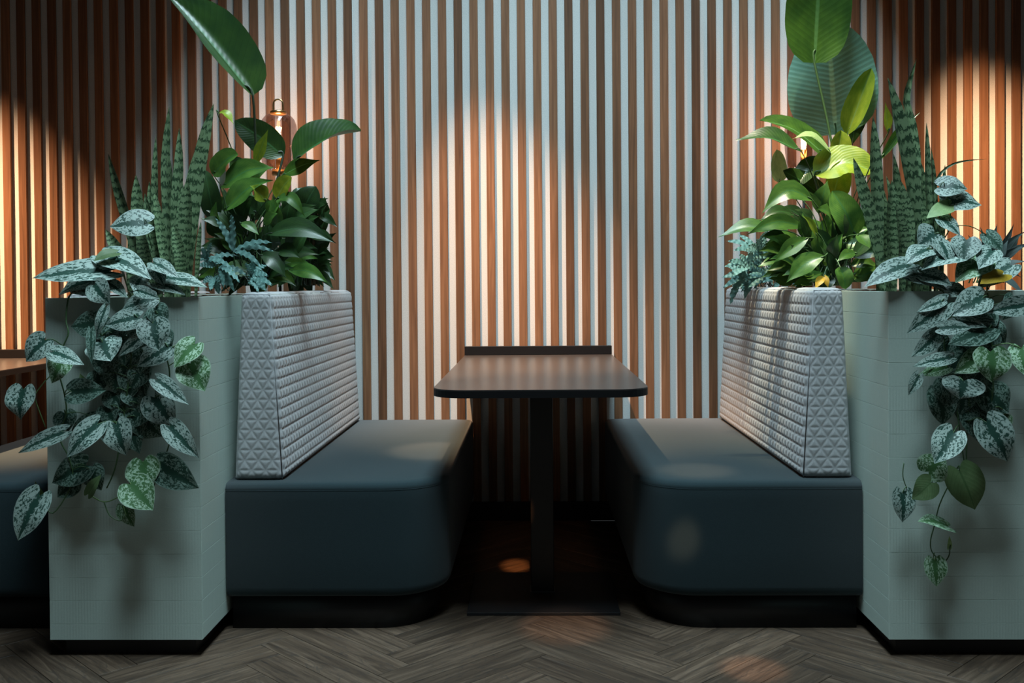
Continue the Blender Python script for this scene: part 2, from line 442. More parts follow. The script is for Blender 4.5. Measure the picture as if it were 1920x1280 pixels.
# ------------------------------------------------------------------ benches
def plan(x0, x1, y0, y1, r, dd, n=14):
    """rectangle whose corner (x1, y0) is rounded, inset by dd; x0 side stays put"""
    pts = [Vector((x0, y1, 0)), Vector((x0, y0 + dd, 0))]
    rr = r - dd; c = Vector((x1 - r, y0 + r, 0))
    for i in range(n + 1):
        a = -PI / 2 + PI / 2 * i / n
        pts.append(c + Vector((math.cos(a) * rr, math.sin(a) * rr, 0)))
    pts.append(Vector((x1 - dd, y1, 0)))
    return pts
def prism(m, x0, x1, y0, y1, r, prof):
    rows = []
    for dd, z in prof:
        rows.append([p + Vector((0, 0, z)) for p in plan(x0, x1, y0, y1, r, dd)])
    k = m.grid(rows, 0, False, True); n = len(rows[0])
    m.face([k + j for j in range(n)][::-1]); m.face([k + (len(rows) - 1) * n + j for j in range(n)])
def quilt(m, A, B, C, D, nu, nv, hf, r):
    """panel A(0,0) B(1,0) C(1,1) D(0,1); height hf(u metres, v metres); rounded to its borders"""
    nrm = (B - A).cross(D - A).normalized()
    lu = ((B - A).length + (C - D).length) / 2; lv = ((D - A).length + (C - B).length) / 2
    e0 = .293 * r
    rows = []
    for j in range(nv + 1):
        v = e0 / lv + (1 - 2 * e0 / lv) * j / nv; row = []
        for i in range(nu + 1):
            u = e0 / lu + (1 - 2 * e0 / lu) * i / nu
            p = A.lerp(B, u).lerp(D.lerp(C, u), v)
            off = 0
            for e in (u * lu, (1 - u) * lu, v * lv, (1 - v) * lv):
                if e < r: off -= r - math.sqrt(max(0, r * r - (r - e) ** 2))
            off = max(off, -.6 * r)
            ed = min(u * lu, (1 - u) * lu, v * lv, (1 - v) * lv)
            row.append(p + nrm * (off + hf((u - .5) * lu, v * lv) * min(1, ed / .01)))
        rows.append(row)
    m.grid(rows)
RP = .0315
def channel(u, v):
    a = abs(math.sin(PI * v / RP)) ** .35
    return .0013 * a + 1.25 * triangles(u, v)
def triangles(u, v):
    h = .0315; m = 1
    for c in (v, .866 * u + .5 * v, -.866 * u + .5 * v):
        q = c / h; m = min(m, abs(q - round(q)))
    return .0019 * min(1, m / .20) ** .7
def bench(flipx, label):
    X = (lambda p: Vector((2 * CX - p.x, p.y, p.z))) if flipx else (lambda p: p)
    t = thing('booth_bench', label, 'bench', X(Vector((-.62, 3.75, 0))), 'facing booth benches')
    def fin(m, name, mat, smooth=True):
        m.v = [X(p) for p in m.v]; return m.build(name, mat, t, smooth, flip=flipx)
    y1 = 4.47
    m = MB(); prism(m, -.955, -.275, 3.045, y1, .19, [(.045, .102), (.022, .102), (.009, .107), (.002, .118), (0, .135), (0, .25), (0, .40), (.0004, .428), (.0012, .4345), (.0008, .438), (.0015, .444), (.006, .452), (.013, .457), (.03, .4595), (.08, .4605)])
    o = fin(m, 'upholstered_seat', 'slate_fabric')
    m = MB(); prism(m, -.945, -.325, 3.073, y1, .165, [(0, 0), (0, .103)])
    o = fin(m, 'kick_plinth', 'black_board', False)
    for p in o.data.polygons: p.use_smooth = abs(p.normal.z) < .5
    m = MB(); m.tube([p + Vector((0, 0, .4345)) for p in plan(-.955, -.275, 3.045, y1, .19, .0022)][1:], .0018, 6, 0, 1)
    fin(m, 'seat_seam', 'slate_fabric')
    # backrest: a wedge with a quilted face and a triangle-quilted end
    ya, yb = 3.085, 4.455; za, zb = .460, 1.046
    A0, A1, B0, B1 = -.941, -.783, -.914, -.817
    r = .022
    m = MB(); i = .012
    k = len(m.v)
    m.v += [Vector(p) for p in ((A0, ya + i, za), (A1 - i, ya + i, za), (A1 - i, yb, za), (A0, yb, za), (B0, ya + i, zb - i), (B1 - i, ya + i, zb - i), (B1 - i, yb, zb - i), (B0, yb, zb - i))]
    for q in ((0, 3, 2, 1), (4, 5, 6, 7), (0, 1, 5, 4), (1, 2, 6, 5), (2, 3, 7, 6), (3, 0, 4, 7)): m.face([k + a for a in q])
    body = fin(m, 'backrest', 'grey_quilt', False); bevel(body, .008, 3)
    def sub(m, name, mat):
        o = fin(m, name, mat); o.parent = body; return o
    V = Vector
    m = MB(); quilt(m, V((A1, ya, za)), V((A1, yb, za)), V((B1, yb, zb)), V((B1, ya, zb)), 380, 156, channel, r); sub(m, 'quilted_face', 'grey_quilt')
    m = MB(); quilt(m, V((A0, ya, za)), V((A1, ya, za)), V((B1, ya, zb)), V((B0, ya, zb)), 56, 200, triangles, r); sub(m, 'quilted_end', 'grey_quilt')
    m = MB(); quilt(m, V((B0, ya, zb)), V((B1, ya, zb)), V((B1, yb, zb)), V((B0, yb, zb)), 16, 120, lambda u, v: .002 * abs(math.sin(PI * u / .03)), r); sub(m, 'quilted_top', 'grey_quilt')
    e = .293 * r
    pl = [V((A1 - e, ya + e, za + .004)), V((B1 - e, ya + e, zb - e)), V((B0 + e, ya + e, zb - e))]
    m = MB(); m.tube(pl, .0022, 6, 0, 1); sub(m, 'piping', 'grey_piping')
    return t
bl = bench(False, 'dark slate bench with pale grey quilted backrest, left of the table')
br = bench(True, 'dark slate bench with pale grey quilted backrest, right of the table')
OFF = XL0 - XR0
nb = copy_tree(br, (OFF + .003, 0, 0), 'dark bench mostly hidden behind the left planter, at left edge')
for ch in nb.children:
    if ch.name.startswith('backrest'): ch.scale.y = .88; ch.location.y = .0846

# ------------------------------------------------------------------ table
TX0, TX1, TY0 = -.309, .349, 2.965
t = thing('booth_table', 'narrow black table with upstand and square pedestal between the benches', 'table', Vector((.026, 3.41, 0)), 'booth tables')
def top_plan(dd, n=10):
    r = .10; pts = [Vector((TX0 + dd, WALL - .03, 0))]
    for cx, a0 in ((TX0 + r, PI), (TX1 - r, 1.5 * PI)):
        for i in range(n + 1):
            a = a0 + PI / 2 * i / n
            pts.append(Vector((cx, TY0 + r, 0)) + Vector((math.cos(a), math.sin(a), 0)) * (r - dd))
    pts.append(Vector((TX1 - dd, WALL - .03, 0))); return pts
def slab(prof, name, mat, smooth=False):
    m = MB(); rows = [[p + Vector((0, 0, z)) for p in top_plan(dd)] for dd, z in prof]
    k = m.grid(rows, 0, False, True); n = len(rows[0])
    m.face([k + j for j in range(n)][::-1]); m.face([k + (len(rows) - 1) * n + j for j in range(n)])
    return m.build(name, mat, t)
slab([(.0, .726), (.0, .747)], 'table_edge', 'black_laminate')
slab([(.0004, .747), (.0004, .7505)], 'tabletop', 'table_top')
o = MB().box((TX0, WALL - .045, .751), (TX1, WALL - .017, .790)).build('upstand', 'black_laminate', t); bevel(o, .0015)
o = MB().box((-.015, 3.402, .010), (.064, 3.47, .728)).build('pedestal_post', 'black_metal', t); bevel(o, .003)
o = MB().box((-.222, 3.187, 0), (.272, 3.64, .010)).build('base_plate', 'black_metal', t); bevel(o, .0015)
MB().box((-.017, 3.399, .0101), (.066, 3.473, .0125)).build('foot_collar', 'steel_line', t)
o = MB().box((-.09, 3.30, .716), (.14, 3.57, .726)).build('top_bracket', 'black_metal', t)
copy_tree(t, (OFF, 0, 0), 'dark table of the next booth, at left edge behind the planter')

# ------------------------------------------------------------------ lamps in the planters
def lamp(px, py_top, Y, label):
    base = at(px, 320, Y); z0 = base.z
    t = thing('planter_lamp', label, 'lamp', Vector((base.x, base.y, 1.0)), 'amber glass lamps among the plants')
    c = (base.x, base.y, z0)
    k = Y / F
    R = 35 * k; Ht = 108 * k
    MB().tube([Vector((base.x, base.y, 1.0)), Vector((base.x, base.y, z0 - .01))], .006, 8, 0, 2).build('stem', 'black_metal', t, True)
    MB().lathe([(0, -.02), (.028, -.02), (.030, -.012), (.030, .004), (.0, .004)], c).build('bottom_cap', 'brass', t, True)
    prof = [(.03, 0)] + [(R * (.45 + .5 * math.sin(PI / 2 * min(1, q / .35))), Ht * q) for q in (.02, .06, .12, .2, .3)]
    prof = [(.030, .0), (R * .66, Ht * .02), (R * .82, Ht * .07), (R * .90, Ht * .16), (R * .96, Ht * .32), (R, Ht * .50), (R, Ht * .66), (R * .95, Ht * .79), (R * .84, Ht * .89), (R * .66, Ht * .955), (R * .42, Ht * .99), (.024, Ht)]
    MB().lathe(prof, c, 40).build('glass_shade', 'amber_glass', t, True)
    MB().lathe([(0, Ht - .004), (.034, Ht - .004), (.034, Ht + .006), (.024, Ht + .010), (.0, Ht + .010)], c).build('top_cap', 'brass', t, True)
    # loop handle
    lh = 22 * k; lw = 9 * k
    MB().tube([Vector((base.x + math.cos(a) * lw, base.y, z0 + Ht + .008 + (0 if s else 0) + z)) for a, z, s in
               [(PI, 0, 0), (PI, lh * .6, 0), (PI * .75, lh * .9, 0), (PI * .5, lh * 1.02, 0), (PI * .25, lh * .9, 0), (0, lh * .6, 0), (0, 0, 0)]], .0035, 8, 0, 3).build('loop_handle', 'brass', t, True)
    so = MB().lathe([(0, .0), (.013, 0), (.013, Ht * .36), (0, Ht * .36)], c, 16).build('socket', 'brass', t, True)
    MB().lathe([(.002, Ht * .36), (.008, Ht * .37), (.011, Ht * .44), (.0115, Ht * .56), (.009, Ht * .64), (.004, Ht * .68), (.001, Ht * .685)], c, 14).build('bulb', 'bulb_glow', t, True)
    l = bpy.data.lights.new('lamp_light', 'POINT'); l.energy = 4.5; l.color = (1, .48, .18); l.shadow_soft_size = .02
    lo = bpy.data.objects.new('lamp_light', l); COL.objects.link(lo); lo.location = (base.x, base.y, z0 + Ht * .75)
    return t
lamp(523, 190, 4.18, 'amber glass dome lamp with brass loop, glowing among the left plants')
lamp(1507, 190, 4.18, 'amber glass dome lamp half hidden behind the big right leaf')

# ------------------------------------------------------------------ plants
PROF = {
    'heart': [(0, .70), (.06, .87), (.15, .97), (.27, 1), (.42, .95), (.58, .78), (.74, .53), (.87, .27), (.95, .10), (1, .015)],
    'lance': [(0, .06), (.08, .34), (.2, .72), (.35, .96), (.48, 1), (.60, .82), (.73, .52), (.85, .24), (.93, .09), (1, .006)],
    'ovate': [(0, .16), (.05, .50), (.14, .80), (.28, .97), (.45, 1), (.62, .93), (.78, .76), (.9, .5), (.97, .22), (1, .03)],
    'paddle': [(0, .34), (.05, .64), (.14, .87), (.28, .99), (.45, 1), (.62, .93), (.78, .76), (.9, .5), (.97, .22), (1, .03)],
    'strap': [(0, .45), (.2, .62), (.4, .82), (.6, 1), (.75, .96), (.87, .7), (.95, .34), (1, .02)],
    'thin': [(0, .8), (.3, 1), (.6, .9), (.85, .5), (1, .03)],
}
def wprof(kind, t):
    P = PROF[kind]
    for (a, wa), (b, wb) in zip(P, P[1:]):
        if t <= b:
            k = (t - a) / (b - a); return wa + (wb - wa) * k
    return P[-1][1]
def leaf_mesh(m, pts, width, nhint, kind, fold=.15, wave=.0, nl=12, nw=6, lobe=0.0, roll=0.0, mi=0, curl=0.0):
    """pts: 2..n midrib points from base to tip"""
    P = spline(pts, 6) if len(pts) > 2 else spline(pts, 8)
    L = [0]
    for a, b in zip(P, P[1:]): L.append(L[-1] + (b - a).length)
    T = L[-1] or 1e-6
    def mid(s):
        s *= T
        for i in range(len(P) - 1):
            if s <= L[i + 1] + 1e-9:
                k = (s - L[i]) / max(1e-9, L[i + 1] - L[i]); return P[i].lerp(P[i + 1], k), (P[min(i + 2, len(P) - 1)] - P[max(i - 1, 0)]).normalized()
        return P[-1], (P[-1] - P[-2]).normalized()
    ph = random.uniform(0, 6)
    rows = []
    for i in range(nl + 1):
        t = i / nl; t2 = t ** 1.0
        p, a = mid(t2)
        n = (nhint - a * nhint.dot(a)).normalized()
        if roll: n = Matrix.Rotation(roll * t, 3, a) @ n
        b = a.cross(n).normalized()
        hw = width / 2 * wprof(kind, t2); row = []
        for j in range(nw + 1):
            s = -1 + 2 * j / nw; q = abs(s)
            o = b * (s * hw) + n * (fold * q * hw - curl * q * q * hw + wave * width * q * math.sin(t * 9 + ph + (1.5 if s > 0 else 0)))
            if lobe: o -= a * (lobe * T * (math.sin(PI * min(1, q * .8)) ** .9) * (1 - t) ** 5)
            row.append(p + o)
        rows.append(row)
    m.grid(rows, mi, True)
def build_leaf(parent, name, mats, pts, width, nhint, kind, petiole=None, prad=.0016, pm='stem_green', **kw):
    m = MB(); leaf_mesh(m, pts, width, nhint, kind, **kw)
    mats = [mats]
    if petiole:
        mats.append(pm); m.tube(petiole, (prad * 1.25, prad), 5, 1, 4, False)
    return m.build(name, mats, parent, True)

def wpx(px, Y, a, n):
    """world width of a leaf that looks px wide, given its axis and facing"""
    n2 = (n - a * n.dot(a)).normalized(); b = a.cross(n2).normalized()
    vis = math.sqrt(max(0, 1 - b.dot(FW) ** 2))
    return px * Y / F / max(.5, vis)

# --- trailing satin vines -------------------------------------------------
def vine(label, root, leaves, stems, seed):
    random.seed(seed)
    t = thing('satin_vine', label, 'plant', root, 'trailing silver vines')
    def nearest(p):
        best = None
        for S in stempts:
            for q in S:
                d = (q - p).length
                if best is None or d < best[0]: best = (d, q)
        return best
    stempts = []
    for pts, rad, mat in stems:
        P = [at(*q) for q in pts]; stempts.append(spline(P, 6))
        MB().tube(P, (rad, rad * .7), 6, 0, 5).build('stem', mat, t, True)
    for sp in leaves:
        bx, by, tx, ty, wd = sp[:5]; mode = sp[5]; mat = sp[6] if len(sp) > 6 else 'satin_leaf'; kind = 'heart'
        if mode == 'f':   Yb = PF - random.uniform(.045, .075); Yt = Yb - random.uniform(.0, .025); n = Vector((random.uniform(-.25, .25), -1, random.uniform(.15, .5)))
        elif mode == 'n': Yb = PF - random.uniform(.085, .115); Yt = Yb - random.uniform(.0, .02); n = Vector((random.uniform(-.2, .2), -1, random.uniform(.2, .6)))
        elif mode == 'b': Yb = PF - random.uniform(.028, .034); Yt = Yb - .006; n = Vector((random.uniform(-.15, .15), -1, random.uniform(.0, .12)))
        elif mode == 'e': Yb = PF - random.uniform(.05, .09); Yt = Yb - .03; n = Vector((random.uniform(-.3, .3), -.55, 1))
        else:             Yb = PF + random.uniform(.0, .05); Yt = Yb - random.uniform(.03, .06); n = Vector((random.uniform(-.2, .2), -.75, .8))
        if isinstance(mode, (int, float)): Yb = mode; Yt = mode - .02; n = Vector((random.uniform(-.2, .2), -.85, .6))
        A = at(bx, by, Yb); B = at(tx, ty, Yt)
        ax = (B - A).normalized(); n2 = (n - ax * n.dot(ax)).normalized()
        L = (B - A).length
        mid = A.lerp(B, .5) + n2 * L * random.uniform(.04, .10)
        width = wpx(wd, Yb, ax, n) * 1.16
        nd = nearest(A); pet = None
        if nd and nd[0] < .22:
            q = nd[1]; mm = q.lerp(A, .5) + Vector((0, -.008, .012)); pet = [q, mm, A]
        build_leaf(t, 'leaf', mat, [A, mid, B], width, n, kind, pet, .0013, 'stem_light' if 'green' in mat else 'stem_green',
                   fold=random.uniform(.05, .22), wave=random.uniform(.0, .03), lobe=.20, nl=14, nw=8, roll=random.uniform(-.25, .25))
    return t
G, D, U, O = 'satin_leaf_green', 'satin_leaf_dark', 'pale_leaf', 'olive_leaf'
LV = [
 # behind
 (222,690,215,737,42,'b',D),(250,688,243,750,46,'b',D),(264,705,270,742,34,'b',D),(212,735,228,770,42,'b',D),(200,762,215,793,42,'b',D),(240,755,255,797,38,'b',D),
 (310,625,322,652,30,'b',D),(180,785,130,816,32,'b',D),(240,790,262,851,38,'b',D),(160,872,98,905,52,'b',D),(190,607,133,612,48,'b',D),(292,578,312,610,36,'b',D),(232,948,252,987,34,'b',G),
 (270,660,262,700,40,'b',D),(290,590,275,640,34,'b',D),(225,640,235,685,40,'b',D),(172,880,190,919,42,'b',D),(140,905,108,932,36,'b',D),(122,775,128,809,42,'b',D),(272,788,303,818,50,'b',D),
 (135,735,200,731,42,'f',D),(165,735,150,700,20,'b',O),
 # middle
 (258,595,198,610,38,'f'),(192,642,208,677,58,'f'),(270,628,220,669,22,'f'),(315,650,257,687,40,'f'),(365,645,327,689,44,'f',G),(357,682,384,733,56,'f',G),
 (84,638,49,678,48,'f'),(100,660,158,684,28,'n'),(120,672,98,718,42,'f',G),(296,713,354,758,28,'n'),(44,730,38,787,56,'f'),(290,745,328,798,58,'f'),
 (182,796,126,857,44,'n'),(117,810,35,849,28,'n'),(218,796,237,854,50,'n'),(320,800,373,858,38,'n'),(301,872,373,915,54,'f',D),(268,866,274,921,60,'f',G),(246,908,287,956,56,'n',G),
 (166,925,190,889,20,'n',O),(74,930,34,1013,56,'n'),(80,932,66,902,16,'f',O),(171,622,172,682,16,'n',D),(197,580,180,636,18,'n'),(286,606,298,658,52,'n'),
 (285,560,229,580,34,'n'),(260,545,300,560,20,'n'),
 # over the rim
 (205,508,60,522,40,'t'),(190,520,110,552,40,'t'),(198,480,283,523,42,'t'),(178,535,206,569,42,'f'),(202,530,239,558,22,'t'),(297,542,245,548,26,'t'),(290,493,335,521,24,'t'),(290,498,308,536,30,'t'),
 (313,520,389,539,24,'t'),(296,531,347,553,22,'t'),(217,474,176,489,22,'t',O),(276,418,206,425,46,2.93),(230,500,190,490,26,'t'),(265,520,250,545,30,'t'),(150,540,200,555,30,'t'),
]
_r = random.Random(9)
LV = [(x, y, x + _r.uniform(-30, 30), y + _r.uniform(30, 48), _r.uniform(36, 48), 'b', D) for x, y in [(_r.uniform(185, 305), _r.uniform(575, 830)) for _ in range(16)]] + LV
LS = [
 ([(240,545,2.90),(245,556,2.82),(250,600,2.80),(245,680,2.79),(235,760,2.79),(225,830,2.79),(215,880,2.79),(200,915,2.79)], .0028, 'stem_green'),
 ([(290,540,2.90),(298,556,2.82),(300,600,2.80),(310,660,2.79),(318,700,2.79),(315,760,2.79),(322,810,2.78),(305,868,2.79),(278,935,2.79)], .0026, 'stem_green'),
 ([(140,545,2.90),(128,560,2.82),(124,600,2.80),(128,625,2.79),(117,655,2.79),(112,700,2.79),(121,740,2.79),(124,775,2.79),(112,820,2.79),(130,860,2.79),(135,905,2.79),(99,962,2.78),(76,930,2.78)], .0024, 'stem_green'),
 ([(85,800,2.80),(68,755,2.79),(66,740,2.78),(84,715,2.79),(110,690,2.79)], .0020, 'stem_light'),
 ([(165,925,2.77),(192,940,2.78),(215,935,2.78),(245,915,2.78)], .0020, 'stem_light'),
 ([(195,940,2.79),(205,965,2.78),(225,976,2.78),(236,965,2.78)], .0018, 'stem_green'),
 ([(285,465,2.95),(278,440,2.94),(272,422,2.93)], .0018, 'stem_green'),
 ([(200,535,2.92),(198,560,2.82),(195,600,2.80),(190,640,2.79)], .0022, 'stem_green'),
]
vine('silver-spotted satin vine trailing down the left planter', at(250, 556, 2.93), LV, LS, 3)
RV = [
 (1815,655,1768,706,46,'b',D),(1760,733,1768,798,48,'b',D),(1820,768,1832,826,46,'b',D),(1886,775,1848,797,42,'b',G),(1850,735,1891,773,58,'b',D),(1858,605,1885,646,30,'b',D),(1830,610,1800,650,44,'b',D),
 (1780,640,1760,680,30,'b',D),(1840,700,1800,740,40,'b',D),(1800,690,1775,720,36,'b',D),(1855,615,1777,646,42,'f',D),(1775,688,1722,703,22,'f',G),(1722,704,1703,741,20,'n'),
 (1772,570,1700,625,40,'f'),(1765,565,1718,586,18,'f'),(1842,558,1781,593,46,'f'),(1925,571,1850,585,34,'f'),(1795,602,1850,613,20,'f'),(1764,615,1823,614,24,'n'),(1756,628,1709,669,32,'f'),(1760,620,1735,650,22,'f',D),
 (1780,670,1711,687,22,'n'),(1840,668,1789,700,38,'f',G),(1857,660,1860,717,64,'n',G),(1806,714,1800,748,66,'n'),(1915,653,1924,706,46,'f',G),(1850,792,1889,865,62,'n'),
 (1787,812,1752,869,46,'n'),(1741,884,1772,853,48,'f',G),(1799,882,1828,955,60,'f',O),(1692,923,1692,979,42,'f'),(1745,905,1710,936,40,'f',O),(1777,986,1720,977,20,'e',G),(1752,1050,1756,1099,36,'f',G),(1780,1027,1780,1004,7,'f',U),
 (1762,350,1814,354,38,3.02),(1774,378,1841,385,38,3.02),(1781,385,1737,409,24,3.0,U),(1752,438,1721,461,46,2.96),(1766,410,1801,442,32,2.98),(1737,468,1697,496,30,'t'),(1802,473,1727,506,36,'t'),(1812,450,1806,491,44,'t'),
 (1702,496,1621,538,34,'t'),(1690,505,1776,544,36,'t'),(1842,488,1791,530,42,'t',G),(1892,498,1832,541,34,'t'),(1768,544,1819,552,32,'t'),(1730,515,1785,535,30,'t'),(1860,470,1835,505,34,'t'),(1765,455,1780,495,36,'t'),(1850,440,1880,470,30,2.98,D),
 (1880,514,1838,532,26,'t','yellow_leaf'),(1900,560,1880,600,34,'b',D),
]
RV = [(x, y, x + _r.uniform(-30, 30), y + _r.uniform(30, 48), _r.uniform(36, 48), 'b', D) for x, y in [(_r.uniform(1770, 1875), _r.uniform(565, 760)) for _ in range(14)]] + RV
RS = [
 ([(1805,540,2.90),(1808,552,2.82),(1815,600,2.80),(1820,700,2.79),(1814,790,2.79),(1812,845,2.79),(1809,870,2.79),(1782,905,2.79),(1762,945,2.79),(1752,985,2.79),(1745,1012,2.79),(1748,1035,2.79),(1768,1052,2.78),(1779,1042,2.78),(1781,1024,2.78)], .0022, 'stem_green'),
 ([(1809,872,2.79),(1785,882,2.79),(1760,900,2.79),(1735,925,2.79),(1718,936,2.78),(1703,920,2.78),(1693,893,2.78),(1695,867,2.78)], .0020, 'stem_green'),
 ([(1775,550,2.90),(1772,556,2.82),(1775,600,2.80),(1770,640,2.79),(1778,690,2.79),(1790,740,2.79),(1800,810,2.79),(1808,868,2.79)], .0024, 'stem_green'),
 ([(1850,540,2.90),(1852,554,2.82),(1858,600,2.80),(1860,660,2.79),(1862,730,2.79),(1850,792,2.79)], .0024, 'stem_green'),
 ([(1750,470,2.96),(1775,440,2.97),(1782,415,2.98),(1780,385,3.0),(1770,345,3.02)], .0022, 'stem_light'),
 ([(1752,1036,2.79),(1750,1045,2.79),(1752,1052,2.78)], .0016, 'stem_light'),
]
vine('silver-spotted satin vine trailing down the right planter', at(1800, 548, 2.93), RV, RS, 5)

# --- snake plants ---------------------------------------------------------
def snake(label, root, blades):
    t = thing('snake_plant', label, 'plant', root, 'snake plants in the planters')
    for pts, wd, Y, tw in blades:
        P = [at(x, y, Y) for x, y in pts]
        foot = P[0].copy(); foot.z = 1.0; foot.y = Y
        if P[0].z > 1.03: P = [foot] + P
        n = Vector((random.uniform(-.3, .3), -1, .1))
        build_leaf(t, 'blade', 'snake_leaf', P, wd * Y / F * .92, n, 'strap' if wd > 9 else 'thin', fold=.5, nl=22, nw=4, roll=tw, wave=.02)
    return t
random.seed(11)
snake('tall banded snake plant in the left planter', at(320, 556, 3.06), [
 ([(352,540),(360,440),(372,330),(384,262),(401,194)],30,3.02,.2), ([(325,520),(330,400),(336,310),(336,240)],22,3.06,-.2), ([(315,520),(313,400),(311,300),(317,200)],19,3.05,.3),
 ([(262,500),(240,410),(222,350),(203,287)],25,3.05,-.3), ([(268,500),(260,410),(255,328)],28,3.08,.2), ([(340,520),(352,400),(372,267)],24,3.10,.4), ([(345,540),(350,440),(352,335)],32,3.0,.1),
 ([(250,510),(222,470),(198,430)],26,3.04,0), ([(312,515),(300,430),(289,358)],20,3.0,.2), ([(300,510),(284,430),(272,362)],22,3.01,-.2), ([(330,525),(338,430),(343,344)],18,3.03,.2),
 ([(292,480),(290,360),(292,256)],14,3.12,.3), ([(322,500),(318,400),(320,300)],22,3.14,0), ([(350,500),(356,400),(362,300)],22,3.14,0), ([(368,552),(372,480),(377,415)],11,2.98,0),
 ([(285,530),(270,470),(262,420)],26,2.99,.1), ([(245,515),(250,450),(236,400)],20,3.1,.1), ([(335,545),(340,490),(325,420)],24,2.97,.1), ([(275,510),(283,420),(280,340)],20,3.12,.1)])
snake('tall banded snake plant in the right planter, beside the vine', at(1690, 546, 3.06), [
 ([(1725,490),(1718,420),(1705,340),(1690,260),(1664,146)],40,3.02,.25), ([(1716,330),(1708,240),(1697,185),(1718,112)],22,3.05,.5), ([(1648,500),(1644,380),(1640,300),(1637,218)],26,3.02,.2),
 ([(1652,510),(1628,400),(1612,340),(1600,296)],27,2.99,-.2), ([(1672,510),(1670,420),(1672,338)],32,2.98,.1), ([(1690,500),(1682,400),(1675,288)],26,3.04,.2), ([(1740,450),(1732,360),(1714,276)],20,3.06,.2),
 ([(1742,450),(1738,330),(1737,230)],17,3.03,.1), ([(1752,440),(1750,340),(1745,276)],14,3.06,.1), ([(1756,440),(1752,350),(1785,308),(1850,298)],8,3.04,.2), ([(1702,500),(1680,420),(1662,330)],20,3.05,.2),
 ([(1700,510),(1702,420),(1690,340)],26,3.0,.1), ([(1660,500),(1655,420),(1655,350)],24,3.06,.1), ([(1715,500),(1722,420),(1725,330)],24,3.08,.1), ([(1765,440),(1768,360),(1772,308)],14,3.08,.1),
 ([(1690,510),(1692,450),(1680,380)],26,2.97,.1), ([(1735,500),(1740,440),(1728,380)],24,3.0,0)])

# --- broad-leaved plants: petioles rise from one crown ----------------------
def bush(name, label, group, crown, leaves, seed):
    """leaf: (base px, tip px, width, mat, kind, Y, facing, arch, petiole?)"""
    random.seed(seed)
    t = thing(name, label, 'plant', crown, group)
    for sp in leaves:
        bx, by, tx, ty, wd, mat, kind, Y = sp[:8]
        n = Vector(sp[8]) if len(sp) > 8 and sp[8] else Vector((random.uniform(-.35, .35), -1, random.uniform(.25, .8)))
        arch = sp[9] if len(sp) > 9 else .12
        fold = sp[10] if len(sp) > 10 else random.uniform(.1, .35)
        A = at(bx, by, Y); B = at(tx, ty, Y - random.uniform(.0, .05))
        ax = (B - A).normalized(); n2 = (n - ax * n.dot(ax)).normalized(); L = (B - A).length
        side = Vector((0, 0, 1)) if abs(ax.z) < .8 else n2
        mid = A.lerp(B, .5) + side * L * arch
        root = crown + Vector((random.uniform(-.05, .05), random.uniform(-.05, .05), 0))
        mm = root.lerp(A, .55) + Vector((0, 0, .05)); 
        dd = (A - root); pet = [root, mm + Vector((0, 0, .02 * dd.length)), A - ax * .0, A + ax * L * .1 + (mid - A.lerp(B, .5)) * .3]
        big = kind in ('ovate', 'paddle') and wd > 45
        build_leaf(t, 'leaf', mat, [A, mid, B], wd * Y / F / max(.55, math.sqrt(max(0, 1 - ax.cross(n2).dot(FW) ** 2))), n, kind, pet,
                   .004 if big else .0018, 'stem_green' if 'dark' not in mat else 'stem_dark', fold=fold, wave=.03, nl=16 if big else 11, nw=8 if big else 6, roll=random.uniform(-.3, .3))
    return t
BL, BD, BB = 'bird_leaf', 'bird_leaf_dark', 'bird_leaf_sheen'
LL, LD, LB = 'lily_leaf', 'lily_leaf_dark', 'lily_leaf_bright_lit'
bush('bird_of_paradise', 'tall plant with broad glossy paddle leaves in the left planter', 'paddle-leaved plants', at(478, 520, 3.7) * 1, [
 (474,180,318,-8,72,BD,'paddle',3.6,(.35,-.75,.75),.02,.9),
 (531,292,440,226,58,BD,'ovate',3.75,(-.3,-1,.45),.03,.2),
 (552,302,677,246,66,BD,'ovate',3.7,(-.1,-.7,.75),.10,.5),
 (528,330,600,300,30,BL,'lance',3.68,(.1,-1,.5),.05,.2),
 (478,308,503,242,22,LB,'lance',3.6,(.3,-1,.2),.0,.6),
 (408,214,438,233,13,LB,'lance',3.5,(.2,-.6,.8),.3,.3),
], 21)
def fill(n, x0, x1, y0, y1, Y0, Y1, mats, cx, cy, l0, l1, w0, w1, kind='lance', seed=1):
    r = random.Random(seed); out = []
    for _ in range(n):
        x = r.uniform(x0, x1); y = r.uniform(y0, y1)
        dx, dy = x - cx, y - cy; a = math.atan2(dy, dx) + r.uniform(-.5, .5); l = r.uniform(l0, l1)
        out.append((x - math.cos(a) * l * .5, y - math.sin(a) * l * .5, x + math.cos(a) * l * .5, y + math.sin(a) * l * .5 + l * .12, r.uniform(w0, w1), r.choice(mats), kind, r.uniform(Y0, Y1)))
    return out
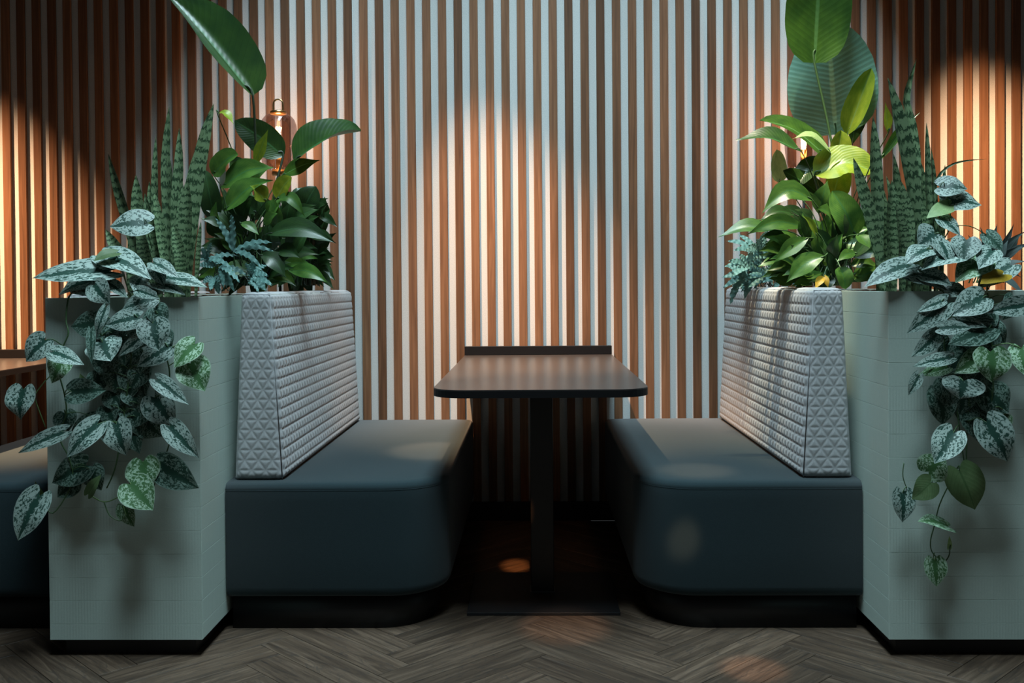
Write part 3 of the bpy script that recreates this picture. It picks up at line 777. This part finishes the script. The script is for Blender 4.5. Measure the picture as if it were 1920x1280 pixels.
bush('peace_lily', 'leafy green peace lily with one white spathe in the left planter', 'peace lilies', at(470, 535, 3.45), [
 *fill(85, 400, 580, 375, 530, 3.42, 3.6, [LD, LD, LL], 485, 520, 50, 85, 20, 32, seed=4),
 (400,328,446,289,42,LL,'ovate',3.45),(414,352,515,314,46,LL,'lance',3.42),(402,412,384,318,38,LD,'ovate',3.42),(420,396,512,338,44,LL,'lance',3.38),(498,378,468,348,32,LB,'lance',3.36),
 (519,372,547,333,34,LB,'ovate',3.42),(518,374,572,406,22,LL,'lance',3.4,None,.3),(498,440,630,456,38,LD,'lance',3.36,None,.14),(422,426,377,412,18,LD,'lance',3.36),(450,418,486,441,18,LL,'lance',3.34),
 (488,478,536,521,32,LD,'lance',3.34,None,.2),(518,470,563,484,28,LD,'lance',3.36),(494,422,521,400,24,LL,'lance',3.36),(411,420,405,378,20,LL,'lance',3.38),(450,330,430,300,34,LD,'ovate',3.5),
 (470,345,500,320,34,LL,'ovate',3.5),(480,400,440,370,32,LD,'lance',3.44),(540,400,560,370,34,LD,'ovate',3.5),(505,410,530,370,30,LL,'lance',3.42),(460,440,425,400,30,LD,'lance',3.4),
 (413,350,424,318,11,'spathe','lance',3.34,(.2,-1,.2),0,.3),
], 22)
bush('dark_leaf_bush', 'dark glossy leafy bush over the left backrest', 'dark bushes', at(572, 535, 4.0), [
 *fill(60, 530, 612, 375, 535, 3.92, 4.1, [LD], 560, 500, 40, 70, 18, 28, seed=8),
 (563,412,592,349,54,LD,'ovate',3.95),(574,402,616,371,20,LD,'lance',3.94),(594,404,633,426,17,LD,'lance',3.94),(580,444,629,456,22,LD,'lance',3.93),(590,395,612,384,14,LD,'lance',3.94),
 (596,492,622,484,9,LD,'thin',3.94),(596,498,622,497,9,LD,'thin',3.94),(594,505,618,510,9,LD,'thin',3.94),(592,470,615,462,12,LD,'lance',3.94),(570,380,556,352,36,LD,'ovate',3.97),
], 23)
bush('bird_of_paradise', 'tall plant with big upright paddle leaves in the right planter', 'paddle-leaved plants', at(1575, 520, 3.7), [
 (1527,118,1541,-130,118,BL,'paddle',3.62,(-.15,-1,.1),0,.18),
 (1567,252,1552,36,152,BB,'paddle',3.74,(-.25,-.72,.65),0,.12),
 (1589,252,1634,128,38,LB,'ovate',3.68,(-.5,-1,.2),0,.9),
 (1598,270,1612,150,40,BD,'lance',3.72,(.2,-1,.2),0,.3),
 (1548,292,1424,226,40,BL,'ovate',3.66,(-.1,-.7,.7),.12,.4),
 (1504,286,1379,262,34,BD,'lance',3.58,(.1,-.6,.8),.12,.4),
 (1557,287,1486,260,20,'pale_leaf','lance',3.55,(.1,-.6,.8),.2,.4),
 (1570,302,1577,244,42,LB,'ovate',3.6,(.1,-1,.3),0,.4),
 (1528,328,1638,322,56,LB,'ovate',3.55,(.0,-.8,.7),.2,.3),
 (1560,375,1580,300,50,LB,'ovate',3.56,(.2,-1,.2),0,.3),
 (1463,342,1456,280,31,'pale_leaf','ovate',3.7,(-.1,-1,.2),0,.15),
 (1552,378,1468,320,40,BD,'ovate',3.66,(.1,-.9,.5),.05,.2),
 (1618,330,1650,280,30,LB,'lance',3.6),(1665,250,1660,192,18,LB,'lance',3.3,(.3,-1,.2),0,.4),(1650,300,1726,210,18,BL,'lance',3.25,(.3,-1,.3),.1,.4),
 (1550,300,1490,350,34,BD,'ovate',3.68),
], 24)
bush('peace_lily', 'bright green peace lily lit from above in the right planter', 'peace lilies', at(1560, 535, 3.4), [
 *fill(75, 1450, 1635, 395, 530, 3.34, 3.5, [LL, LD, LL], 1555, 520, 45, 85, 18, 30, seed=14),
 (1524,376,1428,400,40,LL,'lance',3.36,None,.3),(1490,402,1424,414,24,LD,'lance',3.4,None,.15),(1509,426,1400,440,30,LL,'lance',3.34,None,.15),(1452,430,1347,444,28,LL,'lance',3.36,None,.12),
 (1532,442,1504,404,17,LB,'lance',3.32),(1516,446,1450,494,30,LL,'lance',3.32,None,.08),(1546,480,1474,530,36,LL,'lance',3.3,None,.12),(1535,400,1552,338,34,LL,'lance',3.4),(1603,442,1560,358,54,LL,'ovate',3.36),
 (1606,440,1631,466,28,LL,'lance',3.3),(1606,474,1569,491,20,LL,'lance',3.3),(1575,500,1586,542,34,LL,'ovate',3.28),(1547,518,1528,542,15,'yellow_leaf','lance',3.3),(1545,515,1553,540,12,'yellow_leaf','lance',3.3),
 (1625,400,1610,350,30,LB,'lance',3.4),(1500,370,1470,340,30,LL,'lance',3.42),(1580,420,1530,390,34,LL,'lance',3.38),(1620,470,1600,400,34,LL,'lance',3.4),
], 25)
bush('grey_rosette', 'grey spiky-leaved plant behind the right vine', 'grey rosettes', at(1850, 530, 3.2), [
 (1855,500,1902,417,16,'grey_leaf','lance',3.15),(1860,500,1925,432,16,'grey_leaf','lance',3.12),(1865,505,1908,462,16,'grey_leaf','lance',3.1),(1865,510,1925,490,14,'grey_leaf','lance',3.1),(1850,495,1870,420,18,'grey_leaf','lance',3.18),
 (1858,505,1915,520,14,'grey_leaf','lance',3.1),(1868,500,1935,455,14,'grey_leaf','lance',3.14),(1845,490,1838,425,16,'grey_leaf','lance',3.18),(1880,495,1912,440,14,'grey_leaf','lance',3.2),(1860,495,1890,450,18,'grey_leaf','lance',3.1),
 (1862,515,1922,555,14,'grey_leaf','lance',3.05),(1840,495,1815,440,16,'grey_leaf','lance',3.2),
], 26)

# --- blue ferns: fronds of wavy lobes ---------------------------------------
def fern(label, crown, fronds, seed):
    random.seed(seed)
    t = thing('blue_fern', label, 'plant', crown, 'blue ferns')
    for (cx, cy), tips, wd, Y in fronds:
        m = MB(); c = at(cx, cy, Y)
        root = crown + Vector((random.uniform(-.04, .04), random.uniform(-.04, .04), 0))
        m.tube([root, root.lerp(c, .6) + Vector((0, 0, .03)), c], (.0016, .0012), 5, 1, 4, False)
        for tx, ty in tips:
            e = at(tx, ty, Y - random.uniform(-.02, .06))
            a = (e - c); L = a.length; a.normalize()
            n = Vector((random.uniform(-.3, .3), -1, random.uniform(.3, .8))); n = (n - a * n.dot(a)).normalized(); b = a.cross(n)
            hw = wd * Y / F / 2; N = 28; rows = []; ph = random.uniform(0, 6)
            for i in range(N + 1):
                q = i / N; wv = hw * (math.sin(PI * min(1, .12 + q * .9)) ** .6) * (1 + .20 * math.sin(q * 36 + ph))
                p = c + a * L * q + Vector((0, 0, 1)) * L * .10 * math.sin(PI * q) 
                dz = n * (hw * .3 * math.sin(q * 36 + ph))
                rows.append([p - b * wv + dz, p - b * wv * .5 + dz * .3, p, p + b * wv * .5 - dz * .3, p + b * wv - dz])
            m.grid(rows, 0, True)
        m.build('frond', ['fern_leaf', 'stem_dark'], t, True)
    return t
def rfr(r, n, x0, x1, y0, y1, Y0, Y1, l0, l1, w, ax, ay):
    out = []
    for _ in range(n):
        x = r.uniform(x0, x1); y = r.uniform(y0, y1); a0 = math.atan2(y - ay, x - ax); k = r.randint(4, 6)
        out.append(((x, y), [(x + math.cos(a0 + d) * l, y + math.sin(a0 + d) * l * .8 + 6) for d, l in [((q - (k - 1) / 2) * .55 + r.uniform(-.15, .15), r.uniform(l0, l1)) for q in range(k)]], w, r.uniform(Y0, Y1)))
    return out
fern('blue grey fern with wavy fronds, left planter beside the backrest', at(420, 545, 3.2), [
 ((438,470),[(434,401),(404,409),(511,455),(514,471),(490,500)],11,3.1),
 ((388,487),[(447,480),(437,505),(378,465),(396,455),(372,490)],10,3.1),
 ((412,500),[(464,517),(450,530),(440,548),(420,540)],11,3.12),
 ((400,520),[(411,552),(395,545),(380,530),(430,535)],14,3.1),
 ((470,525),[(512,534),(500,545),(490,520),(485,548)],9,3.14),
 *rfr(random.Random(2), 3, 385, 470, 490, 530, 3.15, 3.25, 28, 45, 12, 420, 545)], 31)
fern('blue grey fern spilling over the right backrest', at(1440, 540, 3.95), [
 ((1420,470),[(1362,452),(1385,440),(1440,432),(1375,470)],11,3.9),
 ((1390,490),[(1373,520),(1400,530),(1365,500),(1410,505)],11,3.88),
 ((1385,525),[(1369,572),(1378,555),(1395,545)],11,3.86),
 ((1408,520),[(1396,560),(1404,548),(1420,545)],13,3.86),
 ((1440,480),[(1402,460),(1430,440),(1470,450),(1460,500),(1410,500)],11,3.85),
 ((1430,510),[(1380,495),(1400,540),(1450,535),(1470,510)],11,3.85),
 ((1470,520),[(1430,530),(1450,545),(1500,540),(1500,510)],11,3.8),
 *rfr(random.Random(3), 14, 1395, 1510, 455, 530, 3.8, 4.0, 32, 50, 11, 1450, 530)], 32)
